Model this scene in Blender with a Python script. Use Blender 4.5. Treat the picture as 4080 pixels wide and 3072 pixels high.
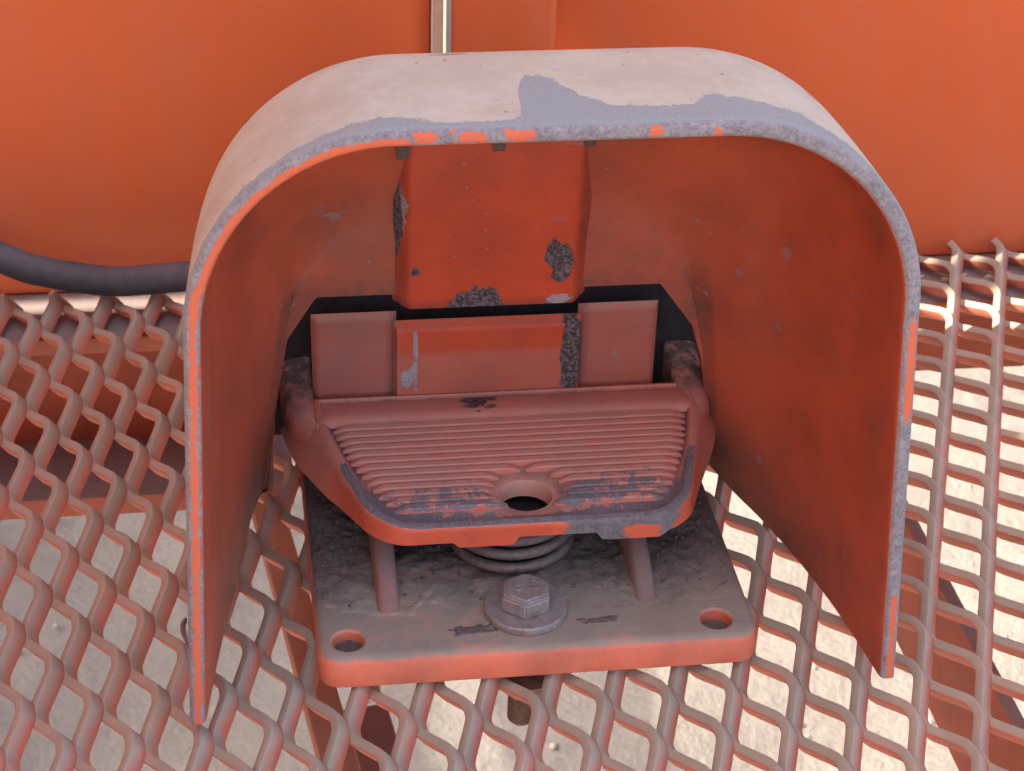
import bpy, bmesh, math, random
import numpy as np
from mathutils import Vector, Matrix, noise as mnoise

random.seed(7)
scene = bpy.context.scene
for o in list(bpy.data.objects):
    bpy.data.objects.remove(o)

# ------------------------------------------------------------------ camera
cam_d = bpy.data.cameras.new('camera')
cam = bpy.data.objects.new('camera', cam_d)
scene.collection.objects.link(cam)
cam_d.sensor_width = 36.0
cam_d.lens = 36.0 * 8000.0 / 4080.0
cam_d.clip_start = 0.01
cam_d.clip_end = 200.0
RGT = Vector((0.9910, -0.1308, 0.0273))
DWN = Vector((-0.0460, -0.5257, -0.8494))
FWD = Vector((0.1255, 0.8406, -0.5270))
CPOS = Vector((-0.0690, -0.3966, 0.3357))
m = Matrix.Identity(4)
for r in range(3):
    m[r][0] = RGT[r]; m[r][1] = -DWN[r]; m[r][2] = -FWD[r]; m[r][3] = CPOS[r]
cam.matrix_world = m
cam_d.dof.use_dof = True
cam_d.dof.focus_distance = 0.49
cam_d.dof.aperture_fstop = 56.0
scene.camera = cam

# ------------------------------------------------------------------ sky, sun, exposure
SUN_EL = math.radians(32)
world = bpy.data.worlds.new('World'); scene.world = world
world.use_nodes = True
wn = world.node_tree; wn.nodes.clear()
sky = wn.nodes.new('ShaderNodeTexSky'); sky.sky_type = 'NISHITA'
sky.sun_disc = False
sky.sun_elevation = SUN_EL
sky.sun_rotation = math.radians(-90)
sky.air_density = 0.45; sky.dust_density = 8.0; sky.ozone_density = 0.3
bg = wn.nodes.new('ShaderNodeBackground'); bg.inputs[1].default_value = 0.15
wo = wn.nodes.new('ShaderNodeOutputWorld')
wn.links.new(sky.outputs[0], bg.inputs[0]); wn.links.new(bg.outputs[0], wo.inputs[0])
sun_d = bpy.data.lights.new('sun', 'SUN')
sun_d.energy = 2.0; sun_d.angle = math.radians(0.5); sun_d.color = (1.0, 0.93, 0.80)
sun = bpy.data.objects.new('sun', sun_d); scene.collection.objects.link(sun)
SUNDIR = Vector((math.cos(SUN_EL), 0.0, -math.sin(SUN_EL)))     # travel direction
sun.rotation_euler = SUNDIR.to_track_quat('-Z', 'Y').to_euler()
sun.location = (-3, 0, 3)
scene.view_settings.view_transform = 'Standard'
scene.view_settings.look = 'None'
scene.view_settings.gamma = 1.0
scene.view_settings.use_curve_mapping = False
scene.view_settings.exposure = 3.25
scene.cycles.max_bounces = 6
scene.cycles.diffuse_bounces = 4
scene.cycles.glossy_bounces = 2
scene.cycles.transmission_bounces = 0

# ------------------------------------------------------------------ helpers
ORIG = {}
def link(o):
    scene.collection.objects.link(o)
def thing(name, label, cat, loc=(0, 0, 0), group=None, kind=None):
    o = bpy.data.objects.new(name, None); link(o)
    o.empty_display_size = 0.02
    o.location = loc; ORIG[o.name] = Vector(loc)
    tag(o, label, cat, group, kind)
    return o
def tag(o, label=None, cat=None, group=None, kind=None):
    if label: o['label'] = label
    if cat: o['category'] = cat
    if group: o['group'] = group
    if kind: o['kind'] = kind
def obj(name, verts, faces, mat, parent=None, loc=None, smooth=True, attrs=None, sharp=40):
    """one mesh object from world-space vertices"""
    if loc is None:
        loc = ORIG[parent.name] if parent else Vector((0, 0, 0))
    loc = Vector(loc)
    me = bpy.data.meshes.new(name)
    me.from_pydata([(v[0]-loc[0], v[1]-loc[1], v[2]-loc[2]) for v in verts], [], faces)
    me.update()
    if attrs:
        for k, vals in attrs.items():
            a = me.attributes.new(k, 'FLOAT', 'POINT')
            a.data.foreach_set('value', list(vals))
    b = bmesh.new(); b.from_mesh(me)
    bmesh.ops.recalc_face_normals(b, faces=b.faces)
    b.to_mesh(me); b.free()
    if smooth:
        me.polygons.foreach_set('use_smooth', [True]*len(me.polygons))
        me.set_sharp_from_angle(angle=math.radians(sharp))
    me.materials.append(mat)
    o = bpy.data.objects.new(name, me); link(o)
    if parent:
        o.parent = parent
        o.location = loc - ORIG[parent.name]
    else:
        o.location = loc
    ORIG[o.name] = loc
    return o
class MB:
    def __init__(s): s.v = []; s.f = []
    def add(s, v, f):
        n = len(s.v); s.v += [tuple(p) for p in v]; s.f += [tuple(i+n for i in q) for q in f]
    def box(s, x0, x1, y0, y1, z0, z1, bev=0.0, seg=2):
        b = bmesh.new()
        bmesh.ops.create_cube(b, size=1.0)
        for v in b.verts:
            v.co = Vector((x0+(v.co.x+.5)*(x1-x0), y0+(v.co.y+.5)*(y1-y0), z0+(v.co.z+.5)*(z1-z0)))
        if bev:
            bmesh.ops.bevel(b, geom=list(b.edges), offset=bev, segments=seg, affect='EDGES', profile=0.5)
        s.bm(b)
    def bm(s, b, mat=None):
        b.verts.ensure_lookup_table(); b.verts.index_update()
        s.add([(mat @ v.co if mat else v.co) for v in b.verts], [[v.index for v in f.verts] for f in b.faces]); b.free()
    def prism(s, loop, z0, z1, bev=0.0, seg=2):
        """vertical extrusion of a plan outline"""
        b = bmesh.new()
        lo = [b.verts.new((p[0], p[1], z0)) for p in loop]
        f = b.faces.new(lo)
        r = bmesh.ops.extrude_face_region(b, geom=[f])
        for v in r['geom']:
            if isinstance(v, bmesh.types.BMVert): v.co.z = z1
        bmesh.ops.recalc_face_normals(b, faces=b.faces)
        if bev:
            es = [e for e in b.edges if abs(e.verts[0].co.z-e.verts[1].co.z) < 1e-7]
            bmesh.ops.bevel(b, geom=es, offset=bev, segments=seg, affect='EDGES', profile=0.5)
        s.bm(b)
    def tube(s, pts, rad, n=12, cap=True):
        pts = [Vector(p) for p in pts]
        up = Vector((0, 0, 1)); base = len(s.v); N = len(pts)
        for i, p in enumerate(pts):
            d = (pts[min(i+1, N-1)]-pts[max(i-1, 0)]).normalized()
            a = d.cross(up)
            if a.length < 1e-4: a = d.cross(Vector((1, 0, 0)))
            a.normalize(); c = a.cross(d)
            rr = rad[i] if hasattr(rad, '__len__') else rad
            for k in range(n):
                t = 2*math.pi*k/n
                s.v.append(tuple(p + a*math.cos(t)*rr + c*math.sin(t)*rr))
        for i in range(N-1):
            for k in range(n):
                k2 = (k+1) % n
                s.f.append((base+i*n+k, base+i*n+k2, base+(i+1)*n+k2, base+(i+1)*n+k))
        if cap:
            s.f.append(tuple(base+k for k in range(n))); s.f.append(tuple(base+(N-1)*n+k for k in range(n)))
    def lathe(s, cx, cy, prof, n=40):
        base = len(s.v)
        for (r, z) in prof:
            for k in range(n):
                t = 2*math.pi*k/n
                s.v.append((cx+r*math.cos(t), cy+r*math.sin(t), z))
        for i in range(len(prof)-1):
            for k in range(n):
                k2 = (k+1) % n
                s.f.append((base+i*n+k, base+i*n+k2, base+(i+1)*n+k2, base+(i+1)*n+k))
    def build(s, name, mat, parent=None, **k):
        return obj(name, s.v, s.f, mat, parent, **k)
def roundloop(pts, r, seg=5):
    """round the corners of a closed plan outline"""
    out = []; n = len(pts)
    for i in range(n):
        p = Vector(pts[i]).to_2d() if len(pts[i]) > 2 else Vector(pts[i])
        a = Vector(pts[i-1]) - p; b = Vector(pts[(i+1) % n]) - p
        rr = r[i] if hasattr(r, '__len__') else r
        d = min(rr, a.length*.45, b.length*.45)
        p0 = p + a.normalized()*d; p1 = p + b.normalized()*d
        for k in range(seg+1):
            t = k/seg
            out.append(tuple(p0*(1-t)**2 + p*2*t*(1-t) + p1*t*t))
    return out
def sm(a, b, x):
    t = min(max((x-a)/(b-a), 0), 1); return t*t*(3-2*t)

# ------------------------------------------------------------------ materials
class NT:
    def __init__(s, name):
        s.m = bpy.data.materials.new(name); s.m.use_nodes = True
        s.t = s.m.node_tree; s.t.nodes.clear()
        s.out = s.t.nodes.new('ShaderNodeOutputMaterial')
        s.bs = s.t.nodes.new('ShaderNodeBsdfPrincipled')
        s.t.links.new(s.bs.outputs[0], s.out.inputs[0])
        tc = s.t.nodes.new('ShaderNodeTexCoord'); s.oc = tc.outputs['Object']
        ge = s.t.nodes.new('ShaderNodeNewGeometry')
        sx = s.t.nodes.new('ShaderNodeSeparateXYZ'); s.t.links.new(ge.outputs['Normal'], sx.inputs[0])
        s.nx, s.ny, s.nz = sx.outputs
        px = s.t.nodes.new('ShaderNodeSeparateXYZ'); s.t.links.new(ge.outputs['Position'], px.inputs[0])
        s.px, s.py, s.pz = px.outputs
    def L(s, a, b): s.t.links.new(a, b)
    def noise(s, scale, detail=4, rough=.6, vec=None, dist=0):
        n = s.t.nodes.new('ShaderNodeTexNoise'); n.inputs['Scale'].default_value = scale
        n.inputs['Detail'].default_value = detail; n.inputs['Roughness'].default_value = rough
        n.inputs['Distortion'].default_value = dist
        s.L(vec or s.oc, n.inputs['Vector']); return n.outputs[0]
    def voro(s, scale, feat='F1', vec=None):
        n = s.t.nodes.new('ShaderNodeTexVoronoi'); n.inputs['Scale'].default_value = scale
        n.feature = feat
        s.L(vec or s.oc, n.inputs['Vector']); return n.outputs['Distance']
    def stretch(s, sx, sy, sz):
        n = s.t.nodes.new('ShaderNodeMapping'); n.inputs['Scale'].default_value = (sx, sy, sz)
        s.L(s.oc, n.inputs['Vector']); return n.outputs[0]
    def math(s, op, a, b=None, clamp=False):
        n = s.t.nodes.new('ShaderNodeMath'); n.operation = op; n.use_clamp = clamp
        for i, x in enumerate((a, b)):
            if x is None: continue
            if isinstance(x, (int, float)): n.inputs[i].default_value = x
            else: s.L(x, n.inputs[i])
        return n.outputs[0]
    def rng(s, x, a, b, lo=0., hi=1., smooth=True):
        n = s.t.nodes.new('ShaderNodeMapRange')
        n.interpolation_type = 'SMOOTHSTEP' if smooth else 'LINEAR'
        s.L(x, n.inputs[0])
        for i, v in zip((1, 2, 3, 4), (a, b, lo, hi)): n.inputs[i].default_value = v
        return n.outputs[0]
    def mix(s, f, a, b):
        n = s.t.nodes.new('ShaderNodeMix'); n.data_type = 'RGBA'
        if isinstance(f, (int, float)): n.inputs[0].default_value = f
        else: s.L(f, n.inputs[0])
        for i, x in ((6, a), (7, b)):
            if isinstance(x, tuple): n.inputs[i].default_value = (*x, 1)
            else: s.L(x, n.inputs[i])
        return n.outputs[2]
    def mixf(s, f, a, b):
        n = s.t.nodes.new('ShaderNodeMix'); n.data_type = 'FLOAT'
        s.L(f, n.inputs[0])
        for i, x in ((2, a), (3, b)):
            if isinstance(x, (int, float)): n.inputs[i].default_value = x
            else: s.L(x, n.inputs[i])
        return n.outputs[0]
    def attr(s, name):
        n = s.t.nodes.new('ShaderNodeAttribute'); n.attribute_name = name; return n.outputs['Fac']
    def bump(s, h, strength=.3, dist=.001, prev=None):
        n = s.t.nodes.new('ShaderNodeBump'); n.inputs['Strength'].default_value = strength
        n.inputs['Distance'].default_value = dist; s.L(h, n.inputs['Height'])
        if prev is not None: s.L(prev, n.inputs['Normal'])
        return n.outputs[0]
    def done(s, col, rough, nrm=None, metal=0.0, spec=.5):
        s.L(col, s.bs.inputs['Base Color']) if not isinstance(col, tuple) else setattr(s.bs.inputs['Base Color'], 'default_value', (*col, 1))
        if isinstance(rough, (int, float)): s.bs.inputs['Roughness'].default_value = rough
        else: s.L(rough, s.bs.inputs['Roughness'])
        if nrm is not None: s.L(nrm, s.bs.inputs['Normal'])
        s.bs.inputs['Metallic'].default_value = metal
        s.bs.inputs['Specular IOR Level'].default_value = spec
        return s.m

def painted(name, base=(.56, .085, .028), base2=None, dust=(.42, .31, .275), d_up=(.15, .95), d_max=.85, d_all=.12,
            speck=.5, chip_scale=900., rough=.5, bumps=.25, soil=None, sootc=(.045, .030, .026), rimc=None, speckc=(.20, .18, .185),
            prim=((.28, .335, .365), (.36, .415, .435)), rimg=((.15, .135, .135), (.33, .30, .295))):
    """orange enamel: fades, settled dust on faces that look up, chipped patches from the vertex attributes
    wear (grey primer), bare (dark metal), clean (dust rubbed off), soot (ingrained grime), rim (cut edge of the casting)"""
    t = NT(name)
    base2 = base2 or tuple(c*.72 for c in base)
    rimc = rimc or base
    n1 = t.noise(38, 4, .62); n2 = t.noise(260, 4, .65); n3 = t.noise(chip_scale, 3, .7); n4 = t.noise(1700, 3, .75)
    rim = t.attr('rim')
    col = t.mix(t.rng(n1, .3, .72), base, base2)
    col = t.mix(rim, col, rimc)
    # dust
    up = t.rng(t.nz, d_up[0], d_up[1], 0, d_max)
    patch = t.math('ADD', t.math('MULTIPLY', t.rng(n1, .25, .75), .55), t.math('MULTIPLY', t.rng(n2, .3, .75), .55))
    dst = t.math('MULTIPLY', up, t.math('ADD', .62, t.math('MULTIPLY', patch, .6)))
    dst = t.math('ADD', dst, t.math('MULTIPLY', patch, d_all), True)
    dst = t.math('ADD', dst, t.math('MULTIPLY', t.attr('dusty'), t.rng(n2, .15, .7, .65, 1.)), True)
    dst = t.math('MULTIPLY', dst, t.math('SUBTRACT', 1.0, t.attr('clean'), True))
    dcol = t.mix(t.rng(t.math('ADD', t.math('MULTIPLY', n1, .7), t.math('MULTIPLY', n2, .3)), .34, .66), tuple(c*1.06 for c in dust), (dust[0]*.90, dust[1]*.84, dust[2]*.82))
    col = t.mix(dst, col, dcol)
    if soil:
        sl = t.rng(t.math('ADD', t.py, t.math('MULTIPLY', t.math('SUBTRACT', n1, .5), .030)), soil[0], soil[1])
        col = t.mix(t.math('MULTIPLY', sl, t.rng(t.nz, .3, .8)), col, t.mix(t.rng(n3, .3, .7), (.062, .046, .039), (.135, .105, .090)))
    # grime
    so = t.math('MULTIPLY', t.attr('soot'), t.rng(n2, .2, .65, .35, 1.), True)
    col = t.mix(so, col, sootc)
    # small specks and scratches
    if speck:
        sp = t.math('MULTIPLY', t.rng(t.voro(230), .13, .08), t.rng(n1, .52, .58))
        sc = t.noise(150, 3, .5, t.stretch(.18, 1.0, 1.0))
        sp2 = t.math('MULTIPLY', t.rng(sc, .68, .72), t.rng(n1, .42, .55))
        col = t.mix(t.math('MULTIPLY', t.math('MAXIMUM', sp, sp2), speck), col, speckc)
    # primer patches
    nn = t.math('SUBTRACT', t.math('ADD', t.math('MULTIPLY', n2, .6), t.math('MULTIPLY', n3, .4)), .5)
    wm = t.rng(t.math('ADD', t.attr('wear'), t.math('MULTIPLY', nn, t.math('ADD', .9, t.math('MULTIPLY', rim, .9)))), .47, .53)
    gcol = t.mix(t.rng(n4, .35, .68), prim[0], prim[1])
    gr = t.mix(t.rng(t.math('ADD', t.math('MULTIPLY', n4, .35), t.math('MULTIPLY', t.math('ADD', n3, n2), .33)), .36, .64), rimg[0], rimg[1])
    gcol = t.mix(rim, gcol, gr)
    col = t.mix(wm, col, gcol)
    # bare dark patches
    b = t.math('ADD', t.attr('bare'), t.math('MULTIPLY', t.math('SUBTRACT', n3, .5), .35))
    b = t.math('ADD', b, t.math('MULTIPLY', t.math('SUBTRACT', n2, .5), 1.1))
    bmk = t.rng(b, .47, .54)
    bc = t.mix(t.rng(t.math('ADD', t.math('MULTIPLY', n4, .5), t.math('MULTIPLY', n3, .5)), .44, .60), (.035, .027, .027), (.17, .135, .13))
    col = t.mix(bmk, col, bc)
    ro = t.mixf(dst, rough, .92)
    ro = t.mixf(wm, ro, .72); ro = t.mixf(bmk, ro, .9)
    h = t.math('ADD', t.math('MULTIPLY', t.math('MAXIMUM', wm, bmk), -1.0), t.math('MULTIPLY', n3, .12))
    nb = t.bump(h, .6, .00035)
    g2 = t.math('ADD', t.math('MULTIPLY', n3, .6), t.math('MULTIPLY', t.math('MULTIPLY', rim, wm), t.math('ADD', n4, n3)))
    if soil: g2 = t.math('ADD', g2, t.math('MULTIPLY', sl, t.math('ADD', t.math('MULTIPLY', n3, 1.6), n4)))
    nb = t.bump(g2, bumps, .0006, nb)
    return t.done(col, ro, nb)

M = {}
M['hood'] = painted('hood paint', rough=.64, base=(.48, .077, .023), dust=(.475, .520, .410), d_up=(-.05, .55), d_max=1.15, d_all=.05, speck=.8, rimc=(.66, .135, .055), prim=((.235, .315, .31), (.30, .38, .37)), sootc=(.085, .055, .043))
M['pedal'] = painted('pedal paint', base=(.60, .095, .040), dust=(.50, .265, .195), d_up=(-.2, .8), d_max=.55, d_all=.25, speck=.7, rimc=(.62, .12, .05),
                     prim=((.15, .135, .135), (.25, .225, .22)), rimg=((.085, .072, .078), (.20, .18, .18)))
M['panel'] = painted('inner panel paint', prim=((.26, .215, .215), (.36, .31, .30)), base=(.54, .060, .012), rough=.6, dust=(.40, .18, .12), d_up=(.3, 1.), d_max=.4, d_all=.015, speck=.5)
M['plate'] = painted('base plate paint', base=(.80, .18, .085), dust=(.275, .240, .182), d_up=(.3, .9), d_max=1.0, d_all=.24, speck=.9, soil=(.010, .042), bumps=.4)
M['mesh'] = painted('mesh paint', base=(.58, .125, .066), dust=(.345, .305, .222), d_up=(.32, .80), d_max=1.0, d_all=.34, speck=0, bumps=.18)
M['web'] = painted('frame web paint', base=(.36, .060, .020), dust=(.20, .12, .09), d_all=.25, speck=0, bumps=.1)
M['rib'] = painted('dusty rib paint', base=(.42, .085, .05), dust=(.22, .155, .13), d_up=(-.5, .8), d_max=.75, d_all=.5, speck=0)
M['edge'] = painted('worn dusty edge', base=(.55, .30, .18), dust=(.50, .42, .32), d_up=(-2, -1), d_max=.8, d_all=.4, speck=0)
M['filler'] = painted('dusty grey strip', base=(.34, .22, .17), dust=(.36, .29, .25), d_up=(-2, -1), d_max=.8, d_all=.3, speck=0)
M['beam'] = painted('frame paint', base=(.40, .075, .030), dust=(.25, .20, .18), d_up=(.3, .9), d_max=1.0, d_all=.25, speck=0, bumps=.1)
M['beamdust'] = painted('dusty bar paint', base=(.36, .095, .045), dust=(.38, .25, .17), d_up=(.3, .9), d_max=.9, d_all=.5, speck=0, bumps=.1)

def wallmat():
    t = NT('machine wall paint')
    n1 = t.noise(5, 4, .55); n2 = t.noise(60, 5, .65, t.stretch(1, 1, .35)); n3 = t.noise(500, 4, .7)
    col = t.mix(t.rng(n1, .3, .7), (.80, .150, .035), (.72, .128, .030))
    d = t.math('ADD', t.math('MULTIPLY', t.rng(n2, .3, .8), .10), t.math('MULTIPLY', t.rng(t.pz, .05, .0), .08))
    col = t.mix(d, col, (.42, .25, .19))
    sp = t.math('MULTIPLY', t.rng(t.voro(55), .035, .02), t.rng(t.noise(21, 2), .58, .62))
    col = t.mix(sp, col, (.08, .05, .04))
    nb = t.bump(t.math('ADD', t.math('MULTIPLY', n3, .3), t.noise(90, 3)), .12, .0006)
    return t.done(col, t.rng(n2, .2, .8, .42, .62), nb)
M['wall'] = wallmat()
def dirtmat():
    t = NT('ground dirt')
    n1 = t.noise(3.2, 6, .6); n2 = t.noise(26, 6, .7); n3 = t.noise(160, 5, .75)
    col = t.mix(t.rng(n1, .32, .68), (.085, .075, .060), (.114, .101, .083))
    col = t.mix(t.rng(n2, .52, .72, 0, .65), col, (.072, .063, .05))
    col = t.mix(t.rng(n3, .58, .72, 0, .5), col, (.15, .13, .10))
    col = t.mix(t.math('MULTIPLY', t.rng(t.noise(9, 3), .62, .70), .55), col, (.09, .08, .07))
    nb = t.bump(t.math('ADD', n2, t.math('MULTIPLY', n3, .4)), .5, .02)
    return t.done(col, .95, nb)
M['dirt'] = dirtmat()
def stonemat():
    t = NT('stone'); n = t.noise(40, 5, .7)
    col = t.mix(t.rng(n, .3, .7), (.12, .105, .085), (.20, .175, .135)); return t.done(col, .95, t.bump(n, .4, .004))
M['stone'] = stonemat()
def soilmat():
    t = NT('caked soil'); n = t.noise(420, 6, .8); n2 = t.noise(1500, 4, .7); n0 = t.noise(60, 4, .6)
    col = t.mix(t.rng(n, .3, .7), (.115, .085, .072), (.205, .160, .140))
    col = t.mix(t.rng(n0, .45, .65, 0, .7), col, (.17, .115, .10))
    col = t.mix(t.rng(n2, .62, .74, 0, .6), col, (.33, .26, .20))
    return t.done(col, .97, t.bump(t.math('ADD', n, t.math('MULTIPLY', n2, .5)), .8, .0012), spec=.15)
M['soil'] = soilmat()
M['flap'] = painted('flap paint', base=(.44, .068, .030), dust=(.33, .155, .115), d_up=(-.2, .8), d_max=.55, d_all=.3, speck=.6)
M['armdirt'] = painted('grimy arm paint', base=(.30, .06, .03), dust=(.085, .060, .050), d_up=(-.6, .5), d_max=.9, d_all=.45, speck=0)
def greymetal(name, a=(.19, .168, .158), b=(.30, .262, .240), dust=(.30, .235, .195), metal=.2):
    t = NT(name); n = t.noise(500, 6, .7); n2 = t.noise(150, 4, .6)
    col = t.mix(t.rng(n, .3, .7), a, b)
    col = t.mix(t.math('MULTIPLY', t.rng(n2, .35, .7), .55), col, dust)
    col = t.mix(t.math('MULTIPLY', t.rng(t.noise(230, 5, .7), .52, .68), .6), col, (.20, .12, .075))
    sc = t.rng(t.noise(160, 3, .5, t.stretch(.25, 2.5, 1)), .68, .74)
    col = t.mix(t.math('MULTIPLY', sc, .6), col, (.55, .52, .52))
    return t.done(col, t.rng(n2, .3, .7, .45, .75), t.bump(n, .3, .0005), metal=metal)
M['bolt'] = greymetal('zinc bolt')
M['rust'] = greymetal('dirty steel', (.16, .115, .085), (.34, .26, .19), (.25, .18, .13), .1)
M['spring'] = greymetal('dirty spring steel', (.075, .062, .055), (.17, .135, .115), (.16, .12, .10), .15)
def rubbermat():
    t = NT('black rubber'); n = t.noise(300, 6, .7); n2 = t.noise(50, 4, .6)
    col = t.mix(t.rng(n2, .3, .7), (.030, .030, .034), (.055, .053, .058))
    col = t.mix(t.math('MULTIPLY', t.rng(t.nz, -.3, 1.0), t.rng(n2, .25, .7, .15, .55)), col, (.20, .165, .16))
    sp = t.math('MULTIPLY', t.rng(t.noise(120, 3, .5, t.stretch(.3, 1, 1)), .70, .74), .8)
    col = t.mix(sp, col, (.34, .27, .23))
    return t.done(col, .8, t.bump(n, .3, .0006))
M['rubber'] = rubbermat()
def darkmat():  # near-black colour puts the shade of slot and tread hole into these parts
    t = NT('shade black casting'); n = t.noise(300, 5, .7)
    return t.done(t.mix(t.rng(n, .3, .7), (.010, .008, .008), (.022, .017, .015)), .85, t.bump(n, .3, .0006))
M['dark'] = darkmat()
def leafmat():
    t = NT('dry leaf'); n = t.noise(300, 5, .7)
    return t.done(t.mix(t.rng(n, .3, .7), (.22, .19, .16), (.36, .33, .30)), .9)
M['leaf'] = leafmat()

# ================================================================== ground
mb = MB()
GZ = -0.80
n = 90
for j in range(n+1):
    for i in range(n+1):
        x = -1.6+4.0*i/n; y = -0.9+4.0*j/n
        z = GZ + .022*mnoise.fractal(Vector((x*3, y*3, 1.0)), .8, 2.0, 5)
        mb.v.append((x, y, z))
for j in range(n):
    for i in range(n):
        a = j*(n+1)+i; mb.f.append((a, a+1, a+n+2, a+n+1))
# the sheet goes on outward to the horizon
ring = [(-1.6, -.9), (2.4, -.9), (2.4, 3.1), (-1.6, 3.1)]; far = [(-60, -60), (60, -60), (60, 60), (-60, 60)]
mb.add([(x, y, GZ-.03) for x, y in ring]+[(x, y, GZ-.05) for x, y in far], [(k, (k+1) % 4, 4+(k+1) % 4, 4+k) for k in range(4)])
g = mb.build('ground', M['dirt'], sharp=180); tag(g, 'pale dusty dirt ground below the platform', None, kind='structure')
sb = MB()
for k in range(800):
    x = random.uniform(-.7, 1.2); y = random.uniform(.35, 2.0); r = random.uniform(.0012, .0045)*(2.4 if random.random() < .05 else 1)
    z = GZ + .022*mnoise.fractal(Vector((x*3, y*3, 1.0)), .8, 2.0, 5)
    b = bmesh.new(); bmesh.ops.create_icosphere(b, subdivisions=1, radius=r)
    for v in b.verts:
        v.co = v.co * (1+.35*mnoise.noise(v.co*200+Vector((k, 0, 0)))); v.co.z *= .6
        v.co += Vector((x, y, z+r*.2))
    sb.bm(b)
o = sb.build('gravel', M['stone'], sharp=180); tag(o, 'loose gravel scattered on the dirt ground', 'gravel', kind='stuff')

# ================================================================== machine body behind the pedal
WY = 0.226
wall = thing('machine_wall', 'tall orange painted steel machine wall behind the platform', 'machine wall', (0, WY, 0))
mb = MB(); mb.box(-1.9, -.0071, WY, WY+.006, -.0083, 1.6, .0012); mb.build('side_panel', M['wall'], wall)
mb = MB(); mb.box(.0340, 1.4, WY+.002, WY+.008, -.0083, 1.6, .0012); mb.build('side_panel', M['wall'], wall)
mb = MB(); mb.box(-.0028, .0336, WY-.011, WY+.02, -.0083, 1.6, .003, 4)
mb.build('post', M['wall'], wall, sharp=60)
mb = MB(); mb.box(-.0070, -.0034, WY-.0050, WY+.012, .002, 1.6); mb.build('filler_strip', M['filler'], wall)
mb = MB(); mb.box(-.0034, -.0014, WY-.0114, WY-.0052, -.0080, 1.6, .0004); mb.build('worn_edge', M['edge'], wall)

# sun blocker added at the left, out of view: keeps the sun off the platform
# except for a slit beside the wall and two small cut-outs
TX = -0.75
def sun_z(x, z=0.0):    # height at which the ray to (x, z) crosses the plate
    return z + (x-TX)*math.tan(SUN_EL)
side = thing('sun_blocker_plate', 'orange steel sun blocker added out of view at right angles to the machine wall', 'sun blocker', (TX, 0, 0))
def plate_yz(y0, y1, z0, z1, name='blocker_section'):
    b = MB(); b.box(TX-.004, TX, y0, y1, z0, z1); b.build(name, M['wall'], side, smooth=False)
holeA = (.142, .186, sun_z(.155), sun_z(.215))       # lets the sun reach the mesh by the wall
holeB = (.088, .100, sun_z(.168), sun_z(.182))
yb = [-1.3, holeB[0], holeB[1], holeA[0], holeA[1], WY-.0125]
plate_yz(yb[0], yb[1], -.08, 1.75)
plate_yz(yb[2], yb[3], -.08, 1.75)
plate_yz(yb[4], yb[5], -.08, 1.75)
for h in (holeA, holeB):
    plate_yz(h[0], h[1], -.08, h[2]); plate_yz(h[0], h[1], h[3], 1.75)
# slit closed again against the panel so that the light only runs along the post
plate_yz(WY-.0055, WY-.0005, -.08, 1.6, 'slit_blocker')

# unseen slabs added behind the wall to shade the ground at the left
und = thing('shade_slabs', 'dark steel chassis added out of view behind the machine wall', 'shade slabs', (-.9, 1.0, -.2))
mb = MB(); mb.box(-2.2, -.95, .30, 2.2, -.22, -.16); mb.build('tray', M['beam'], und, smooth=False)
mb = MB(); mb.box(-.84, -.75, .30, 2.2, -.20, -.17); mb.build('rail', M['beam'], und, smooth=False)
mb = MB(); mb.box(-1.0, -.66, .98, 1.07, -.24, -.222); mb.build('cross_rail', M['beam'], und, smooth=False)

# ================================================================== support frame under the mesh
fr = thing('platform_frame', 'orange steel bars carrying the expanded metal platform', 'frame', (0, .1, -.05))
mb = MB(); mb.box(-.9, .9, .194, WY-.0006, -.0145, -.0085, .0006); mb.build('ledge_angle', M['beam'], fr)
mb = MB(); mb.box(-.0595, .9, WY-.0004, WY+.0062, -.0565, -.0087, .0006); mb.build('web_plate', M['web'], fr)
mb = MB(); mb.box(-.9, -.06, WY-.0004, WY+.0062, -.0694, -.0087, .0001); mb.build('web_plate', M['web'], fr)
mb = MB(); mb.box(-.9, -.058, .189, WY+.0040, -.0772, -.0695, .0006); mb.build('bottom_flange', M['beam'], fr)
def bar(name, p0, p1, wid, z0, z1, mat, parent=fr):
    d = Vector((p1[0]-p0[0], p1[1]-p0[1])); d.normalize(); nn = Vector((-d.y, d.x))*wid/2
    lp = [(p0[0]+nn.x, p0[1]+nn.y), (p1[0]+nn.x, p1[1]+nn.y), (p1[0]-nn.x, p1[1]-nn.y), (p0[0]-nn.x, p0[1]-nn.y)]
    b = MB(); b.prism(lp, z0, z1, .0008); return b.build(name, mat, parent)
bar('support_bar', (-.0690, .162), (-.0440, -.03), .0105, -.056, -.050, M['beamdust'])
bar('support_bar', (-.0400, .09), (-.026, -.03), .014, -.092, -.086, M['beam'])
bar('edge_bar', (.1325, .150), (.1365, -.20), .0045, -.072, -.030, M['beam'])
bar('cross_bar', (.05, -.0105), (.42, -.0125), .011, -.082, -.073, M['beam'])

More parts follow.
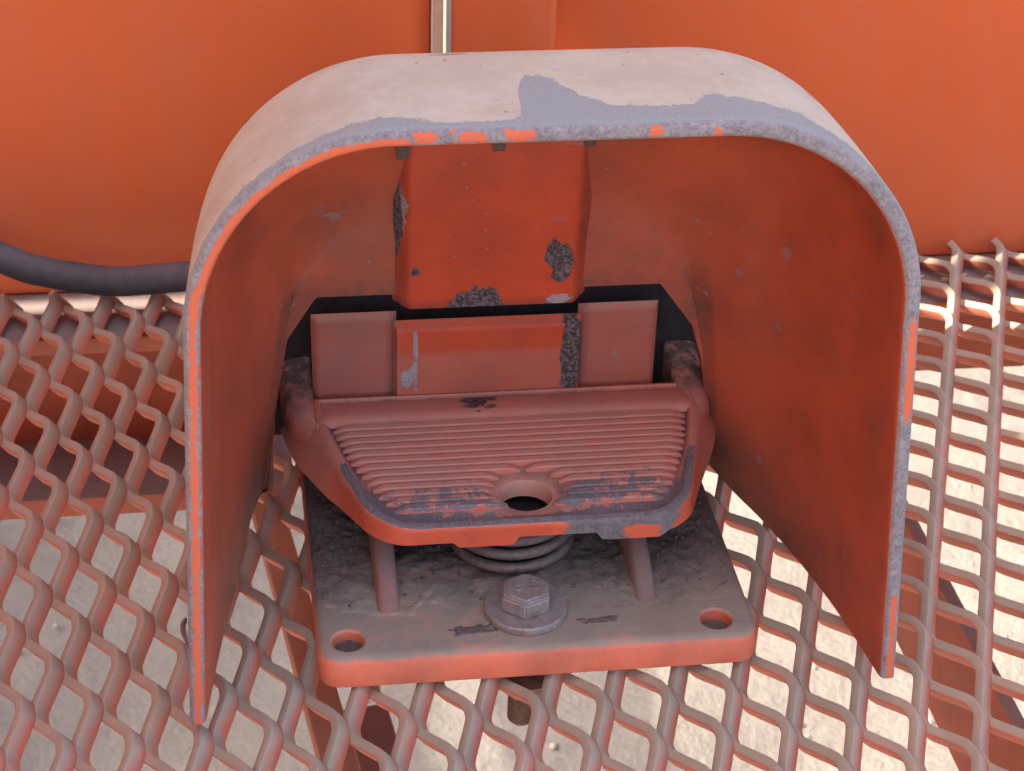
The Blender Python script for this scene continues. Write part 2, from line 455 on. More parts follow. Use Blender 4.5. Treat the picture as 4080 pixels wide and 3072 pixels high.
# ================================================================== expanded metal platform
deck = thing('expanded_metal_platform', 'dusty orange expanded metal mesh platform under the foot pedal', 'mesh platform', (0, 0, 0))
A = Vector((-0.0061, -0.0164, 0)); B = Vector((0.0168, 0.0006, 0))
P0 = Vector((-0.1262, 0.0409, 0))
NODE_OFF = Vector((-.0012, .0072, 0))
B = A+B                      # the two strand directions of the diamond
lv = (A+B).normalized(); sv = Vector((-lv.y, lv.x, 0))
if sv.x < 0: sv = -sv
PHI = math.radians(52)
VW = -sv*math.cos(PHI) + Vector((0, 0, 1))*math.sin(PHI)
SW, ST, LB = .0047, .0027, .0052
ZC = -.0036
def inside(p): return -.25 < p.x < .33 and -.16 < p.y < WY-.002
sec = []
for (cx, cy, a0) in ((1, 1, 0), (-1, 1, 90), (-1, -1, 180), (1, -1, 270)):
    for k in range(3):
        a = math.radians(a0+45*k); rr = .00036
        sec.append((cx*(SW*1.05/2-rr)+rr*math.cos(a), cy*(ST/2-rr)+rr*math.sin(a)))
nrow = 0
for r in range(-70, 90):
    pts = []
    for i in range(-40, 40):
        for up in (0, 1):
            q = P0 + NODE_OFF + A*i + B*(i+r+up)
            if not inside(q): continue
            jit = Vector((mnoise.noise(q*300), mnoise.noise(q*300+Vector((9, 0, 0))), mnoise.noise(q*260+Vector((0, 9, 0)))))*.00028
            c = q + Vector((0, 0, ZC)) + jit + VW*(SW/2*(1 if up else -1)) + lv.cross(VW)*(.00008 if up else -.00008)
            lb = LB*(1+.15*mnoise.noise(q*170))
            pts += [c-lv*lb/2, c+lv*lb/2]
    if len(pts) < 4: continue
    for it in range(3):
        w = (.12, .22, .25)[it]
        np_ = [pts[0]]
        for k in range(len(pts)-1):
            np_ += [pts[k].lerp(pts[k+1], w), pts[k].lerp(pts[k+1], 1-w)]
        np_.append(pts[-1]); pts = np_
    V = []; F = []; ns = len(sec); N = len(pts)
    for k, p in enumerate(pts):
        d = (pts[min(k+1, N-1)]-pts[max(k-1, 0)]).normalized()
        nr = d.cross(VW).normalized()
        for (u, v) in sec: V.append(p + VW*u + nr*v)
    for k in range(N-1):
        for c in range(ns):
            c2 = (c+1) % ns
            F.append((k*ns+c, k*ns+c2, (k+1)*ns+c2, (k+1)*ns+c))
    F.append(tuple(range(ns))); F.append(tuple((N-1)*ns+c for c in range(ns)))
    obj('strand', V, F, M['mesh'], deck, sharp=60)
    nrow += 1

# ================================================================== foot pedal
ped = thing('foot_pedal', 'worn orange cast metal foot pedal with a wide protective hood', 'foot pedal', (0, .04, 0.0))
BT = .0100       # top of the base plate

# ---- protective hood -------------------------------------------------
NL, NA, NTOP = 26, 26, 40
def arch(wb, wt, zb, zt, r):
    p = []
    for k in range(NL): t = k/NL; p.append((-wb+(wb-wt)*t, zb+(zt-r-zb)*t))
    for k in range(NA):
        a = math.pi - math.pi/2*k/NA; e = r
        p.append((-wt+e+e*math.cos(a), zt-e+e*math.sin(a)))
    for k in range(NTOP+1): t = k/NTOP; p.append((-wt+r+(2*wt-2*r)*t, zt))
    for k in range(1, NA+1):
        a = math.pi/2 - math.pi/2*k/NA
        p.append((wt-r+r*math.cos(a), zt-r+r*math.sin(a)))
    for k in range(1, NL+1): t = k/NL; p.append((wt+(wb-wt)*t, zt-r+(zb-zt+r)*t))
    return p
def cr(keys, t):
    n = len(keys)-1; x = t*n; i = min(int(x), n-1); f = x-i
    p0 = keys[max(i-1, 0)]; p1 = keys[i]; p2 = keys[i+1]; p3 = keys[min(i+2, n)]
    return [.5*((2*b)+(c-a)*f+(2*a-5*b+4*c-d)*f*f+(3*b-a-3*c+d)*f**3) for a, b, c, d in zip(p0, p1, p2, p3)]
ZB = .004
#          y0     lean   wb     wt     zt     r
OUT = [(-.0160, .100, .0893, .0850, .1540, .047), (.0120, .08, .0855, .0830, .1545, .0465), (.0360, .03, .0815, .0800, .1540, .046),
       (.0550, .0, .0780, .0760, .1450, .046), (.0760, -.08, .0735, .0715, .1310, .045), (.0950, -.19, .0715, .0690, .1260, .044)]
INN = [(-.0160, .100, .0853, .0810, .1500, .0440, 0), (.0120, .08, .0815, .0788, .1500, .0435, 0), (.0350, .02, .0772, .0745, .1480, .043, -.0005),
       (.0540, -.03, .0730, .0690, .1420, .043, -.0015), (.0690, -.085, .0695, .0620, .1330, .044, -.003), (.0820, -.11, .0668, .0535, .1230, .043, -.004)]
ROWS = 44
IROWS = 74
def sect(keys, t):
    y0, le, wb, wt, zt, r = cr(keys, t)
    return [Vector((x, y0+le*z, z)) for x, z in arch(wb, wt, ZB, zt, r)]
outer = [sect(OUT, k/ROWS) for k in range(ROWS+1)]
NU = len(outer[0])
# opening in the back wall
def wall_y(z): return .0820-.11*z
OP = [(-.0660, .004), (-.0648, .0294), (-.0618, .0553), (-.0525, .0712), (.0414, .0712), (.0517, .0565), (.0580, .0371), (.0606, .0212), (.0630, .004)]
def opening(n):
    L = [0]
    for a, b in zip(OP, OP[1:]): L.append(L[-1]+math.dist(a, b))
    out = []
    for k in range(n):
        s = L[-1]*k/(n-1)
        for j in range(len(OP)-1):
            if s <= L[j+1]+1e-9:
                f = (s-L[j])/(L[j+1]-L[j]); out.append((OP[j][0]+(OP[j+1][0]-OP[j][0])*f, OP[j][1]+(OP[j+1][1]-OP[j][1])*f)); break
    return out
opn = [Vector((x, wall_y(z), z)) for x, z in opening(NU)]
# each line of the inside runs from the rim back along the side wall and turns smoothly into the back wall
ikeys = []
for (y0, le, wb, wt, zt, r, xc) in INN[:5]:
    ikeys.append([Vector((x+xc, y0+le*z, z)) for x, z in arch(wb, wt, ZB, zt, r)])
last = [(x+INN[5][6], z) for x, z in arch(INN[5][2], INN[5][3], ZB, INN[5][4], INN[5][5])]
for t in (.36, .7, 1.0):
    row = []
    for u in range(NU):
        x = last[u][0]+(opn[u].x-last[u][0])*t; z = last[u][1]+(opn[u].z-last[u][1])*t
        row.append(Vector((x, wall_y(z), z)))
    ikeys.append(row)
inner = []
for k in range(IROWS+1):
    inner.append([Vector(cr([kk[u] for kk in ikeys], k/IROWS)) for u in range(NU)])
V = []; F = []; wear = []; rim = []; bare = []; clean = []; dusty = []; soot = []
def addrow(row, fn):
    base = len(V)
    for u, p in enumerate(row):
        V.append(p); a = fn(u, p)
        wear.append(a.get('wear', 0)); rim.append(a.get('rim', 0)); bare.append(a.get('bare', 0)); clean.append(a.get('clean', 0)); dusty.append(a.get('dusty', 0)); soot.append(a.get('soot', 0))
    return base
PXS = [-.090, -.083, -.074, -.066, -.055, -.046, -.040, -.034, -.027, -.015, -.009, -.0078, -.006, -.001, .0015, .007, .0115, .024, .031, .0345, .040, .046, .051, .060, .070, .080, .09]
PG = [.0, .3, .8, 1.2, 2.2, 4.5, 6., 5., 2.2, 2.6, 4., 20., 26., 25., 21., 12.5, 9., 7.5, 8., 13., 11.5, 10., 9.5, 7., 4., 1.5, 0.]
depth_acc = [0.0]*NU
rows = []
for k in range(ROWS+1):
    if k:
        depth_acc = [d+(outer[k][u]-outer[k-1][u]).length for u, d in enumerate(depth_acc)]
    da = list(depth_acc)
    def fo(u, p, da=da):
        if p.z < .07: gx = .4
        else: gx = float(np.interp(outer[0][u].x, PXS, PG))
        d = da[u]*1000
        return dict(wear=.5+max(-.5, min(.5, (gx-d)*.09)) if d < 40 else 0, dusty=.30 if p.z > .02 else .2)
    rows.append(addrow(outer[k], fo))
# front rim, rounded
RN = 7
s_arc = [0]
for a, b in zip(outer[0], outer[0][1:]): s_arc.append(s_arc[-1]+(b-a).length)
S = s_arc[-1]
def rim_paint(s, q, p):
    """1 where paint is left on the rim; s along the arch 0..1 from the left tip, q 0 outer .. 1 inner"""
    v = -.5
    x = p.x
    if s < .27:                                   # left upright: stripe down the middle
        v = .42-abs(q-.52)*2.0
    elif s < .44 and x < -.034:                   # left corner: inner half
        v = .50-abs(q-.70)*2.0
    for (x0, hw) in ((-.0305, .0022), (-.0205, .0036), (-.0107, .0030), (.0202, .0015), (.034, .001)):
        if p.z > .13: v = max(v, .42-max(abs(x-x0)/hw*.42, abs(q-.5)*1.35))
    if s > .74 and .078 < p.z < .104: v = max(v, .50-abs(q-.42)*2.2)
    if s > .8 and p.z < .028: v = max(v, .45-abs(q-.45)*2.4)
    return v
rim_rows = []
for j in range(1, RN):
    q = j/RN
    row = []
    for u in range(NU):
        p = outer[0][u].lerp(inner[0][u], q)
        bul = math.sqrt(max(0, 1-abs(2*q-1)**3.2))
        row.append(p + Vector((0, -1, .1))*(.0014*bul))
    rim_rows.append(addrow(row, lambda u, p, q=q: dict(wear=.5-rim_paint(s_arc[u]/S, q, p), rim=1.0, clean=1.0)))
irows = []
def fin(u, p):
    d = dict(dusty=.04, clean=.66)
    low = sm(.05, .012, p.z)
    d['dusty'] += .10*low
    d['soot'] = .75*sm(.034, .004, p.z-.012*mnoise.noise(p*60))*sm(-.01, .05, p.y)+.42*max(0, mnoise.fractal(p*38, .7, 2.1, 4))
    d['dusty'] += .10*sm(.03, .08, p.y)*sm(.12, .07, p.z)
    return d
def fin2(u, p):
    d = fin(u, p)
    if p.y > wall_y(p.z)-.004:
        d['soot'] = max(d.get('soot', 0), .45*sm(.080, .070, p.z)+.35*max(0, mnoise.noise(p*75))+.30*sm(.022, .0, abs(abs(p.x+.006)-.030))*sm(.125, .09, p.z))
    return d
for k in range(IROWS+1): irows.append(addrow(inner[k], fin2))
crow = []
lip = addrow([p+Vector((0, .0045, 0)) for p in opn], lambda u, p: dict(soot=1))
orow = []
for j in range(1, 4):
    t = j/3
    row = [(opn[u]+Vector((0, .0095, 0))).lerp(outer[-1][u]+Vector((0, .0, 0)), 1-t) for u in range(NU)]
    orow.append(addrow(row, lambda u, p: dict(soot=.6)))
def band(a, b):
    for u in range(NU-1): F.append((a+u, a+u+1, b+u+1, b+u))
for a, b in zip(rows, rows[1:]): band(a, b)
seq = [rows[0]]+rim_rows+[irows[0]]
for a, b in zip(seq, seq[1:]): band(a, b)
for a, b in zip(irows, irows[1:]): band(a, b)
seq = [irows[-1]]+crow+[lip]
for a, b in zip(seq, seq[1:]): band(a, b)
seq = [rows[-1]]+orow
for a, b in zip(seq, seq[1:]): band(a, b)
band(lip, orow[-1])
for e in (0, NU-1):
    for k in range(IROWS):
        a, c = rows[round(k*ROWS/IROWS)]+e, rows[round((k+1)*ROWS/IROWS)]+e
        F.append((a, c, irows[k+1]+e, irows[k]+e) if a != c else (a, irows[k+1]+e, irows[k]+e))
    F.append(tuple([rows[0]+e]+[r+e for r in rim_rows]+[irows[0]+e]))
hood = obj('guard_hood', V, F, M['hood'], ped, sharp=50, attrs=dict(wear=wear, rim=rim, bare=bare, clean=clean, dusty=dusty, soot=soot))
hood['label'] = 'orange hood, dusty pink outside with grey chipped rim'

# raised middle panel on the back wall, with soft edges
def wall_panel(name, x0, x1, z0, z1, h, mat, edge=.003, yfun=wall_y, parent=hood, attrfn=None, nx=48, nz=40):
    V = []; F = []; at = {}
    for j in range(nz+1):
        for i in range(nx+1):
            x = x0+(x1-x0)*i/nx; z = z0+(z1-z0)*j/nz
            d = min(x-x0, x1-x, (z1-z))
            hh = h*sm(0, edge, d)-.0006*(1-sm(0, edge*.4, d))
            V.append((x, yfun(z)-hh, z))
            a = attrfn(x, z) if attrfn else {}
            for k in ('wear', 'bare', 'dusty', 'clean', 'soot', 'rim'): at.setdefault(k, []).append(a.get(k, 0))
    for j in range(nz):
        for i in range(nx):
            a = j*(nx+1)+i; F.append((a, a+1, a+nx+2, a+nx+1))
    nb = len(V)                                    # bottom edge gets its thickness
    for i in range(nx+1):
        V.append((x0+(x1-x0)*i/nx, yfun(z0)+.003, z0))
        for k in at: at[k].append(1 if k == 'soot' else 0)
    for i in range(nx): F.append((i, i+1, nb+i+1, nb+i))
    return obj(name, V, F, mat, parent, attrs=at, sharp=55)
def blob(x, z, cx, cz, rx, rz): return 1-math.sqrt(((x-cx)/rx)**2+((z-cz)/rz)**2)
def pa(x, z):
    b = max(blob(x, z, .0120, .0835, .0040, .0056), blob(x, z, .0128, .0785, .0024, .0030), blob(x, z, -.0095, .0705, .0080, .0050), blob(x, z, -.0262, .0810, .0014, .0012),
            blob(x, z, -.0312, .0950, .0015, .0120)*.9)
    w = max(blob(x, z, .0125, .0705, .004, .0016)*.9, blob(x, z, -.030, .100, .0012, .006)*.6)
    return dict(bare=.5+.5*max(-1, min(1, b*1.3)) if b > -.6 else 0, wear=.5+.4*max(-1, min(1, w)) if w > -.6 else 0,
                dusty=.10*sm(.10, .12, z)+.30*sm(.006, .0, min(x+.0320, .0205-x)), clean=0, soot=.6*sm(.0725, .0690, z)+.55*sm(.0055, .0, min(x+.0320, .0205-x))*(.6+.8*mnoise.noise(Vector((x*150, z*60, 2)))))
wall_panel('back_panel', -.0320, .0205, .0690, .128, .0048, M['panel'], edge=.0045, attrfn=pa)
for (x, z, hh) in ((-.0300, .1195, .009), (-.0055, .1195, .010), (.0180, .1205, .008)):
    b = MB(); lp = [(x-.0014, 0), (x+.0014, 0)]
    y = wall_y(z)-.0030
    Vv = [(x-.0015, y, z-hh*.5), (x+.0015, y, z-hh*.5), (x+.0018, y-.006, z+hh*.5), (x-.0018, y-.006, z+hh*.5), (x-.0018, y+.002, z+hh*.5), (x+.0018, y+.002, z+hh*.5)]
    b.add(Vv, [(0, 1, 2, 3), (3, 2, 5, 4), (0, 3, 4), (1, 5, 2), (0, 4, 5, 1)])
    b.build('gusset', M['soil'], hood)

# ---- housing behind -------------------------------------------------
mb = MB(); mb.box(-.0700, .0690, .0985, .165, .0101, .085, .004); mb.build('switch_housing', M['dark'], ped)  # black box added behind the slot to keep it dark

# ---- base plate -------------------------------------------------
def circle(cx, cy, r, n=28): return [(cx+r*math.cos(2*math.pi*k/n), cy+r*math.sin(2*math.pi*k/n)) for k in range(n)]
PL = roundloop([(-.0570, -.0035), (.0570, -.0035), (.0568, .150), (-.0585, .150)], .0065, 7)
HOLES = [(-.0492, .0044, .0041), (.0465, .0042, .0041)]
b = bmesh.new()
def inset(loop, d):
    c = Vector((0, .073)); out = []
    n = len(loop)
    for k in range(n):
        a = Vector(loop[k-1]); e = Vector(loop[(k+1) % n]); t = (e-a).normalized(); nn = Vector((-t.y, t.x))
        out.append((loop[k][0]+nn.x*d, loop[k][1]+nn.y*d))
    return out
prof = [(.0012, .0003), (.0003, .0010), (0, .0022), (0, BT-.0022), (.0005, BT-.0010), (.0012, BT-.0003), (.0022, BT)]
ringsv = []
for d, z in prof:
    ringsv.append([b.verts.new((p[0], p[1], z)) for p in inset(PL, d)])
npl = len(PL)
for a, c in zip(ringsv, ringsv[1:]):
    for k in range(npl): b.faces.new((a[k], a[(k+1) % npl], c[(k+1) % npl], c[k]))
edges = []
for k in range(npl): edges.append(b.edges.get((ringsv[-1][k], ringsv[-1][(k+1) % npl])))
for hx, hy, hr in HOLES:
    prev = None
    for rr, z in ((hr+.0005, BT), (hr, BT-.0006), (hr-.0002, .0005)):
        ringv = [b.verts.new((x, y, z)) for x, y in circle(hx, hy, rr)]
        if prev is None:
            for k in range(28): edges.append(b.edges.new((ringv[k], ringv[(k+1) % 28])))
        else:
            for k in range(28): b.faces.new((prev[k], prev[(k+1) % 28], ringv[(k+1) % 28], ringv[k]))
        prev = ringv
bmesh.ops.triangle_fill(b, edges=edges, use_beauty=True)
b.faces.new(ringsv[0])
mb = MB(); mb.bm(b)
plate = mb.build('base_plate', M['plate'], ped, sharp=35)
plate['label'] = 'thick orange base plate under grey-brown dirt'
# packed dirt on the plate, thicker towards the back, with crumbs
V = []; F = []; nx, ny = 150, 170
for j in range(ny+1):
    for i in range(nx+1):
        fx = i/nx; fy = j/ny
        x = -.0562+.1115*fx; y = .0115+.0905*fy
        ed = min(fx, 1-fx)*107
        t = sm(.012, .042, y+.016*mnoise.fractal(Vector((x*60, y*60, 2)), .6, 2.1, 4))*sm(0, 3, ed+2.5*mnoise.noise(Vector((x*150, y*150, 5))))
        hgt = -.0003+.0004*sm(.0, .15, t)+.0013*t*(.55+.8*mnoise.fractal(Vector((x*130, y*130, 0)), .7, 2.1, 5))
        cl = mnoise.noise(Vector((x*330, y*330, 7)))
        hgt += t*max(0, cl-.25)*.0030*(.4+.6*mnoise.noise(Vector((x*90, y*90, 4))))
        if t < .01: hgt = -.0006
        V.append((x, y, BT+hgt))
for j in range(ny):
    for i in range(nx):
        a = j*(nx+1)+i; F.append((a, a+1, a+nx+2, a+nx+1))
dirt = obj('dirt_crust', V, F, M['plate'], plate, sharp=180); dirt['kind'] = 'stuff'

# dirt packed in the corner holes
for hx, hy, hr in HOLES:
    b = MB(); prof = [(.0001, BT-.0034)]+[(hr*k/6*.97, BT-.0034+.0016*mnoise.noise(Vector((hx*50, k*.9, 3)))) for k in range(1, 7)]
    b.lathe(hx, hy, prof, 24); b.build('hole_dirt', M['soil'], plate, sharp=180)
# loose crumbs of soil lying on it
cb = MB()
for k in range(620):
    x = random.uniform(-.055, .054); y = .016+.075*random.random()**.8; r = random.uniform(.00022, .00062)*(1.7 if random.random() < .06 else 1)
    b = bmesh.new(); bmesh.ops.create_icosphere(b, subdivisions=1, radius=r)
    for v in b.verts:
        v.co = v.co*(1+.5*mnoise.noise(v.co*1500+Vector((k, 0, 0))))
        v.co += Vector((x, y, BT+.0006*sm(.012, .04, y)+r*.3))
    cb.bm(b)
cr_o = cb.build('soil_crumbs', M['soil'], plate, sharp=180); cr_o['kind'] = 'stuff'
# two dark scabs of old grease near the front edge
for (cx, cy, lx, ly) in ((-.0172, .0056, .0064, .0020), (.0160, .0066, .0060, .0013)):
    V = []; F = []; nx_, ny_ = 40, 14
    for j in range(ny_+1):
        for i in range(nx_+1):
            u = i/nx_*2-1; w = j/ny_*2-1; x = cx+u*lx; y = cy+w*ly+u*lx*.06
            e = 1-max(abs(u), abs(w))+.55*mnoise.fractal(Vector((x*420, y*700, 5)), .7, 2.1, 4)-.12
            V.append((x, y, BT+(.00022*sm(0, .5, e)*(1+.6*mnoise.noise(Vector((x*900, y*1500, 1)))) if e > 0 else -.0004)))
    for j in range(ny_):
        for i in range(nx_):
            a = j*(nx_+1)+i; F.append((a, a+1, a+nx_+2, a+nx_+1))
    obj('grease_scab', V, F, M['soil'], plate, sharp=180)
# ribs standing on the plate
def gusset_rib(xc, y0, y1, z1, w):
    b = MB(); n = 14; prof = []
    for k in range(n+1):
        f = k/n; y = y0+(y1-y0)*f; prof.append((y, BT-.0003+(z1-BT)*math.sin(f*math.pi/2)**.8))
    base = []
    for (y, z) in prof:
        ring = [(xc-w*.62, y, BT-.001), (xc-w*.5, y, max(BT-.0005, z-.001)), (xc-w*.3, y, z), (xc+w*.3, y, z), (xc+w*.5, y, max(BT-.0005, z-.001)), (xc+w*.62, y, BT-.001)]
        base.append(len(b.v)); b.v += ring
    for a, c in zip(base, base[1:]):
        for k in range(5): b.f.append((a+k, a+k+1, c+k+1, c+k))
    b.f.append(tuple(base[-1]+k for k in range(6)))
    b.build('rib', M['rib'], plate, sharp=50)
gusset_rib(-.0378, .0135, .070, .025, .0052)
gusset_rib(.0302, .0125, .070, .025, .0050)

# ---- pedal -------------------------------------------------
PT = .0345
half_bot = [(.0636, .0880), (.0604, .0710), (.0500, .0450), (.0428, .0240)]
half_top = [(.0548, .0830), (.0540, .0700), (.0497, .0515), (.0430, .0270)]
def ploop(h, front, fx, r):
    right = [(x, y) for x, y in h]; left = [(-x, y) for x, y in reversed(h)]
    return roundloop([(fx, front)] + [right[3], right[2], right[1], right[0]] + [left[3], left[2], left[1], left[0]] + [(-fx, front)], r, 6)
RR = [.006, .004, .004, .006, .003, .003, .006, .004, .004, .006]
bot = ploop(half_bot, .0180, .0360, RR); top = ploop(half_top, .0174, .0345, RR)
npd = len(bot)
def lerp2(a, b, t): return [(p[0]+(q[0]-p[0])*t, p[1]+(q[1]-p[1])*t) for p, q in zip(a, b)]
def shrink(loop, d):
    cx, cy = 0, .052; out = []
    n = len(loop)
    for k in range(n):
        a = Vector(loop[k-1]); e = Vector(loop[(k+1) % n]); t = (e-a)
        if t.length < 1e-9: out.append(loop[k]); continue
        t.normalize(); nn = Vector((-t.y, t.x))
        out.append((loop[k][0]+nn.x*d, loop[k][1]+nn.y*d))
    return out
PZB = .0245
b = bmesh.new(); lay = {k: b.verts.layers.float.new(k) for k in ('wear', 'bare', 'dusty', 'clean', 'soot', 'rim')}
def pv(x, y, z, **k):
    v = b.verts.new((x, y, z))
    for kk, val in k.items(): v[lay[kk]] = val
    return v
def tilt(y): return 0.0
rings = []
def front_attr(x, y, f):
    # f 0 bottom .. 1 top of the skirt
    a = dict(clean=.8*sm(.055, .03, y), dusty=.15*sm(.03, .06, y))
    if y < .035 and .004 < x < .043:
        a['wear'] = .74-.9*max(0, .012-x)/.012 - (.9*blob(x, f, .029, .2, .007, .45) if blob(x, f, .029, .2, .007, .45) > 0 else 0) - .5*sm(.034, .042, x)
        a['rim'] = .75
    return a
def zbot(y): return .0288-.0073*sm(.022, .060, y)
for (lp, g, f) in ((shrink(bot, .003), .04, 0), (bot, 0, 0), (lerp2(bot, top, .3), .3, .3), (lerp2(bot, top, .6), .6, .6), (lerp2(bot, top, .85), .82, .85), (shrink(top, .0004), .93, 1), (shrink(top, .0012), .985, 1.1), (shrink(top, .0022), 1, 1.2)):
    ring = []
    for (x, y) in lp:
        zz = zbot(y)+(PT-zbot(y))*g
        a = front_attr(x, y, f)
        if f >= 1:
            a = dict(wear=.72*sm(.056, .045, y)+.02, rim=.8, dusty=.1)
        ring.append(pv(x, y, zz, **a))
    rings.append(ring)
# subdivide the front edge so that tabs and wear have vertices to live on
for a, c in zip(rings, rings[1:]):
    for k in range(npd): b.faces.new((a[k], a[(k+1) % npd], c[(k+1) % npd], c[k]))
fe = [e for e in b.edges if all(v.co.y < .024 for v in e.verts) and abs(e.verts[0].co.x-e.verts[1].co.x) > .03]
bmesh.ops.subdivide_edges(b, edges=fe, cuts=40, use_grid_fill=True)
b.verts.ensure_lookup_table()
for v in b.verts:
    x, y, z = v.co
    if y < .024 and abs(x) < .036:
        f = (z-.0288)/(PT-.0288)
        a = front_attr(x, y, f) if z < PT-.0005 else dict(wear=.72, rim=.8, dusty=.1)
        for kk in lay: v[lay[kk]] = a.get(kk, 0)
        if f < .25:
            def st(e): return sm(e-.0007, e+.0007, x)
            tab = st(-.020)-st(-.0045)+st(.0175)-st(.0345)
            v.co.z -= .0016*tab*(1-f*3)
            v.co.z += .0008*(st(-.0045)-st(.0175))*(1-f*3)
# tread surface with a countersunk hole
HC = (.0002, .0338); HR0, HR1 = .0090, .0070
# sunk tread field
edge_top = [e for e in b.edges if e.is_boundary and e.verts[0].co.z > PT-.0001]
# order the inner rim loop
loopv = []; v = edge_top[0].verts[0]; used = set()
while True:
    loopv.append(v); nxt = None
    for e in v.link_edges:
        if e in edge_top and e not in used:
            used.add(e); nxt = e.other_vert(v); break
    if nxt is None or nxt is loopv[0]: break
    v = nxt
sunk = []
for v in loopv:
    x, y = v.co.x, v.co.y
    c = Vector((0, .05)); d = (c-Vector((x, y))); d.normalize()
    nv = pv(x+d.x*.0016, y+d.y*.0016, PT-.0012, dusty=.2, wear=.72*sm(.05, .03, y), rim=.8, soot=.95*sm(.026, .040, y)); sunk.append(nv)
for k in range(len(loopv)):
    b.faces.new((loopv[k], loopv[(k+1) % len(loopv)], sunk[(k+1) % len(loopv)], sunk[k]))
edges = [b.edges.get((sunk[k], sunk[(k+1) % len(sunk)])) for k in range(len(sunk))]
prev = None
for rr, z, ds, cy in ((HR0, PT-.0012, .9, HC[1]-.0008), (HR1+.0002, PT-.0013, .9, HC[1]-.0024), (HR1, PT-.0017, .9, HC[1]-.0024), (HR1-.0001, PT-.0064, .8, HC[1]-.0024), (HR1+.003, PT-.0066, 0, HC[1]-.0024)):
    ring = [pv(x, y, z, dusty=ds, rim=0, soot=.45 if rr == HR0 else 0) for x, y in circle(HC[0]-.0008*(1 if cy != HC[1] else 0), cy, rr, 36)]
    if prev is None:
        for k in range(36): edges.append(b.edges.new((ring[k], ring[(k+1) % 36])))
    else:
        for k in range(36): b.faces.new((prev[k], prev[(k+1) % 36], ring[(k+1) % 36], ring[k]))
    prev = ring
bmesh.ops.triangle_fill(b, edges=edges, use_beauty=True)
bmesh.ops.recalc_face_normals(b, faces=b.faces)
b.verts.index_update()
tv = [v.co.copy() for v in b.verts]; tf = [[v.index for v in f.verts] for f in b.faces]
ta = {k: [v[lay[k]] for v in b.verts] for k in lay}; b.free()
tread = obj('tread_plate', tv, tf, M['pedal'], ped, attrs=ta, sharp=38)
tread['label'] = 'ribbed tapering tread with a round hole near its front'

def half_at(y): return float(np.interp(y, [.0225, .0255, .0315, .041, .052, .068, .08], [.0325, .0370, .0408, .0445, .0487, .0520, .0535]))
def tread_rib(y, x0, x1, first=False):
    w, h = .00130, .00140
    V = []; F = []; n = max(6, int((x1-x0)/.0018)); at = dict(wear=[], dusty=[], rim=[])
    sec = [(-w, -.0004), (-w*.95, h*.72), (-w*.66, h), (w*.66, h), (w*.95, h*.72), (w, -.0004)]
    for i in range(n+1):
        f = i/n; x = x0+(x1-x0)*f; e = min(1, min(f, 1-f)*n/1.6+.05)
        for (dy, dz) in sec:
            V.append((x, y+dy*(.6+.4*e), PT-.0010+(dz*e if dz > 0 else dz)+.00008*mnoise.noise(Vector((x*300, y*500, 0)))))
            nn = mnoise.noise(Vector((x*45, y*70, 3)))*.5+mnoise.noise(Vector((x*120, y*200, 8)))*.3
            at['wear'].append((.46 if dz > h*.5 else .25)*sm(.046, .030, y)+.36*max(0, nn)+.06); at['dusty'].append(.32); at['rim'].append(.45)
    for i in range(n):
        for c in range(5): F.append((i*6+c, i*6+c+1, (i+1)*6+c+1, (i+1)*6+c))
    F.append(tuple(range(6))); F.append(tuple(n*6+c for c in range(6)))
    obj('tread_rib', V, F, M['pedal'], tread, attrs=at, sharp=35)
for k in range(13):
    y = .0655-.00322*k
    hx = half_at(y)-.0024
    dy = abs(y-HC[1])
    if dy < HR0+.0002:
        g = math.sqrt(max(0, (HR0+.0002)**2-dy**2))
        tread_rib(y, -hx, HC[0]-g); tread_rib(y, HC[0]+g, hx)
    else:
        tread_rib(y, -hx, hx)
# rear bead of the tread
V = []; F = []; at = dict(dusty=[], wear=[], bare=[])
nb_ = 50; sec = [(.0676, PT-.0012), (.0684, PT-.0001), (.0698, PT+.0005), (.0720, PT+.0006), (.0790, PT-.0006), (.0835, PT-.0022), (.0850, PT-.0040), (.0850, PT-.009)]
for i in range(nb_+1):
    x = -.0535+.1068*i/nb_; e = sm(0, .0025, min(x+.0535, .0533-x))
    for (y, z) in sec:
        V.append((x, y, (z-(PT-.0012))*(.15+.85*e)+PT-.0012)); at['dusty'].append(.18); at['wear'].append(0); bb = blob(x, y, -.0085, .0765, .0062, .0050); at['bare'].append(.5+.5*bb*.9 if bb > -.5 else 0)
ns = len(sec)
for i in range(nb_):
    for c in range(ns-1): F.append((i*ns+c, i*ns+c+1, (i+1)*ns+c+1, (i+1)*ns+c))
F.append(tuple(range(ns))); F.append(tuple(nb_*ns+c for c in range(ns)))
obj('rear_bead', V, F, M['pedal'], tread, attrs=at, sharp=50)

# upright flap behind the tread
def flap_y(z): return .0862
flap_at = lambda x, z: dict(dusty=.40+.2*mnoise.noise(Vector((x*80, z*80, 1))), soot=.45*sm(.003, .0, min(abs(x+.0310), abs(x-.0225))), wear=.42*max(0, mnoise.noise(Vector((x*140, z*160, 4)))*1.6))
flap = thing_part = wall_panel('upright_flap', -.0537, -.0300, .028, .0588, .0012, M['flap'], .0015, flap_y, ped, flap_at, nx=30)
wall_panel('flap_pad', .0212, .0441, .028, .0588, .0012, M['flap'], .0015, flap_y, flap, flap_at, nx=30)
flap['label'] = 'upright flap with raised middle behind the tread'
def fpa(x, z):
    w = max(blob(x, z, -.0272, .0395, .0020, .0030), blob(x, z, -.0250, .045, .0008, .012)*.8)
    return dict(dusty=.5*sm(.0490, .0455, z)+.05+.4*sm(-.0285, -.0305, x), wear=.5+.4*max(-1, min(1, w)) if w > -.6 else 0, clean=0,
                bare=.5+.5*max(-1, min(1, blob(x, z, .0190, .046, .0030, .018)*1.5)) if x > .012 else 0)
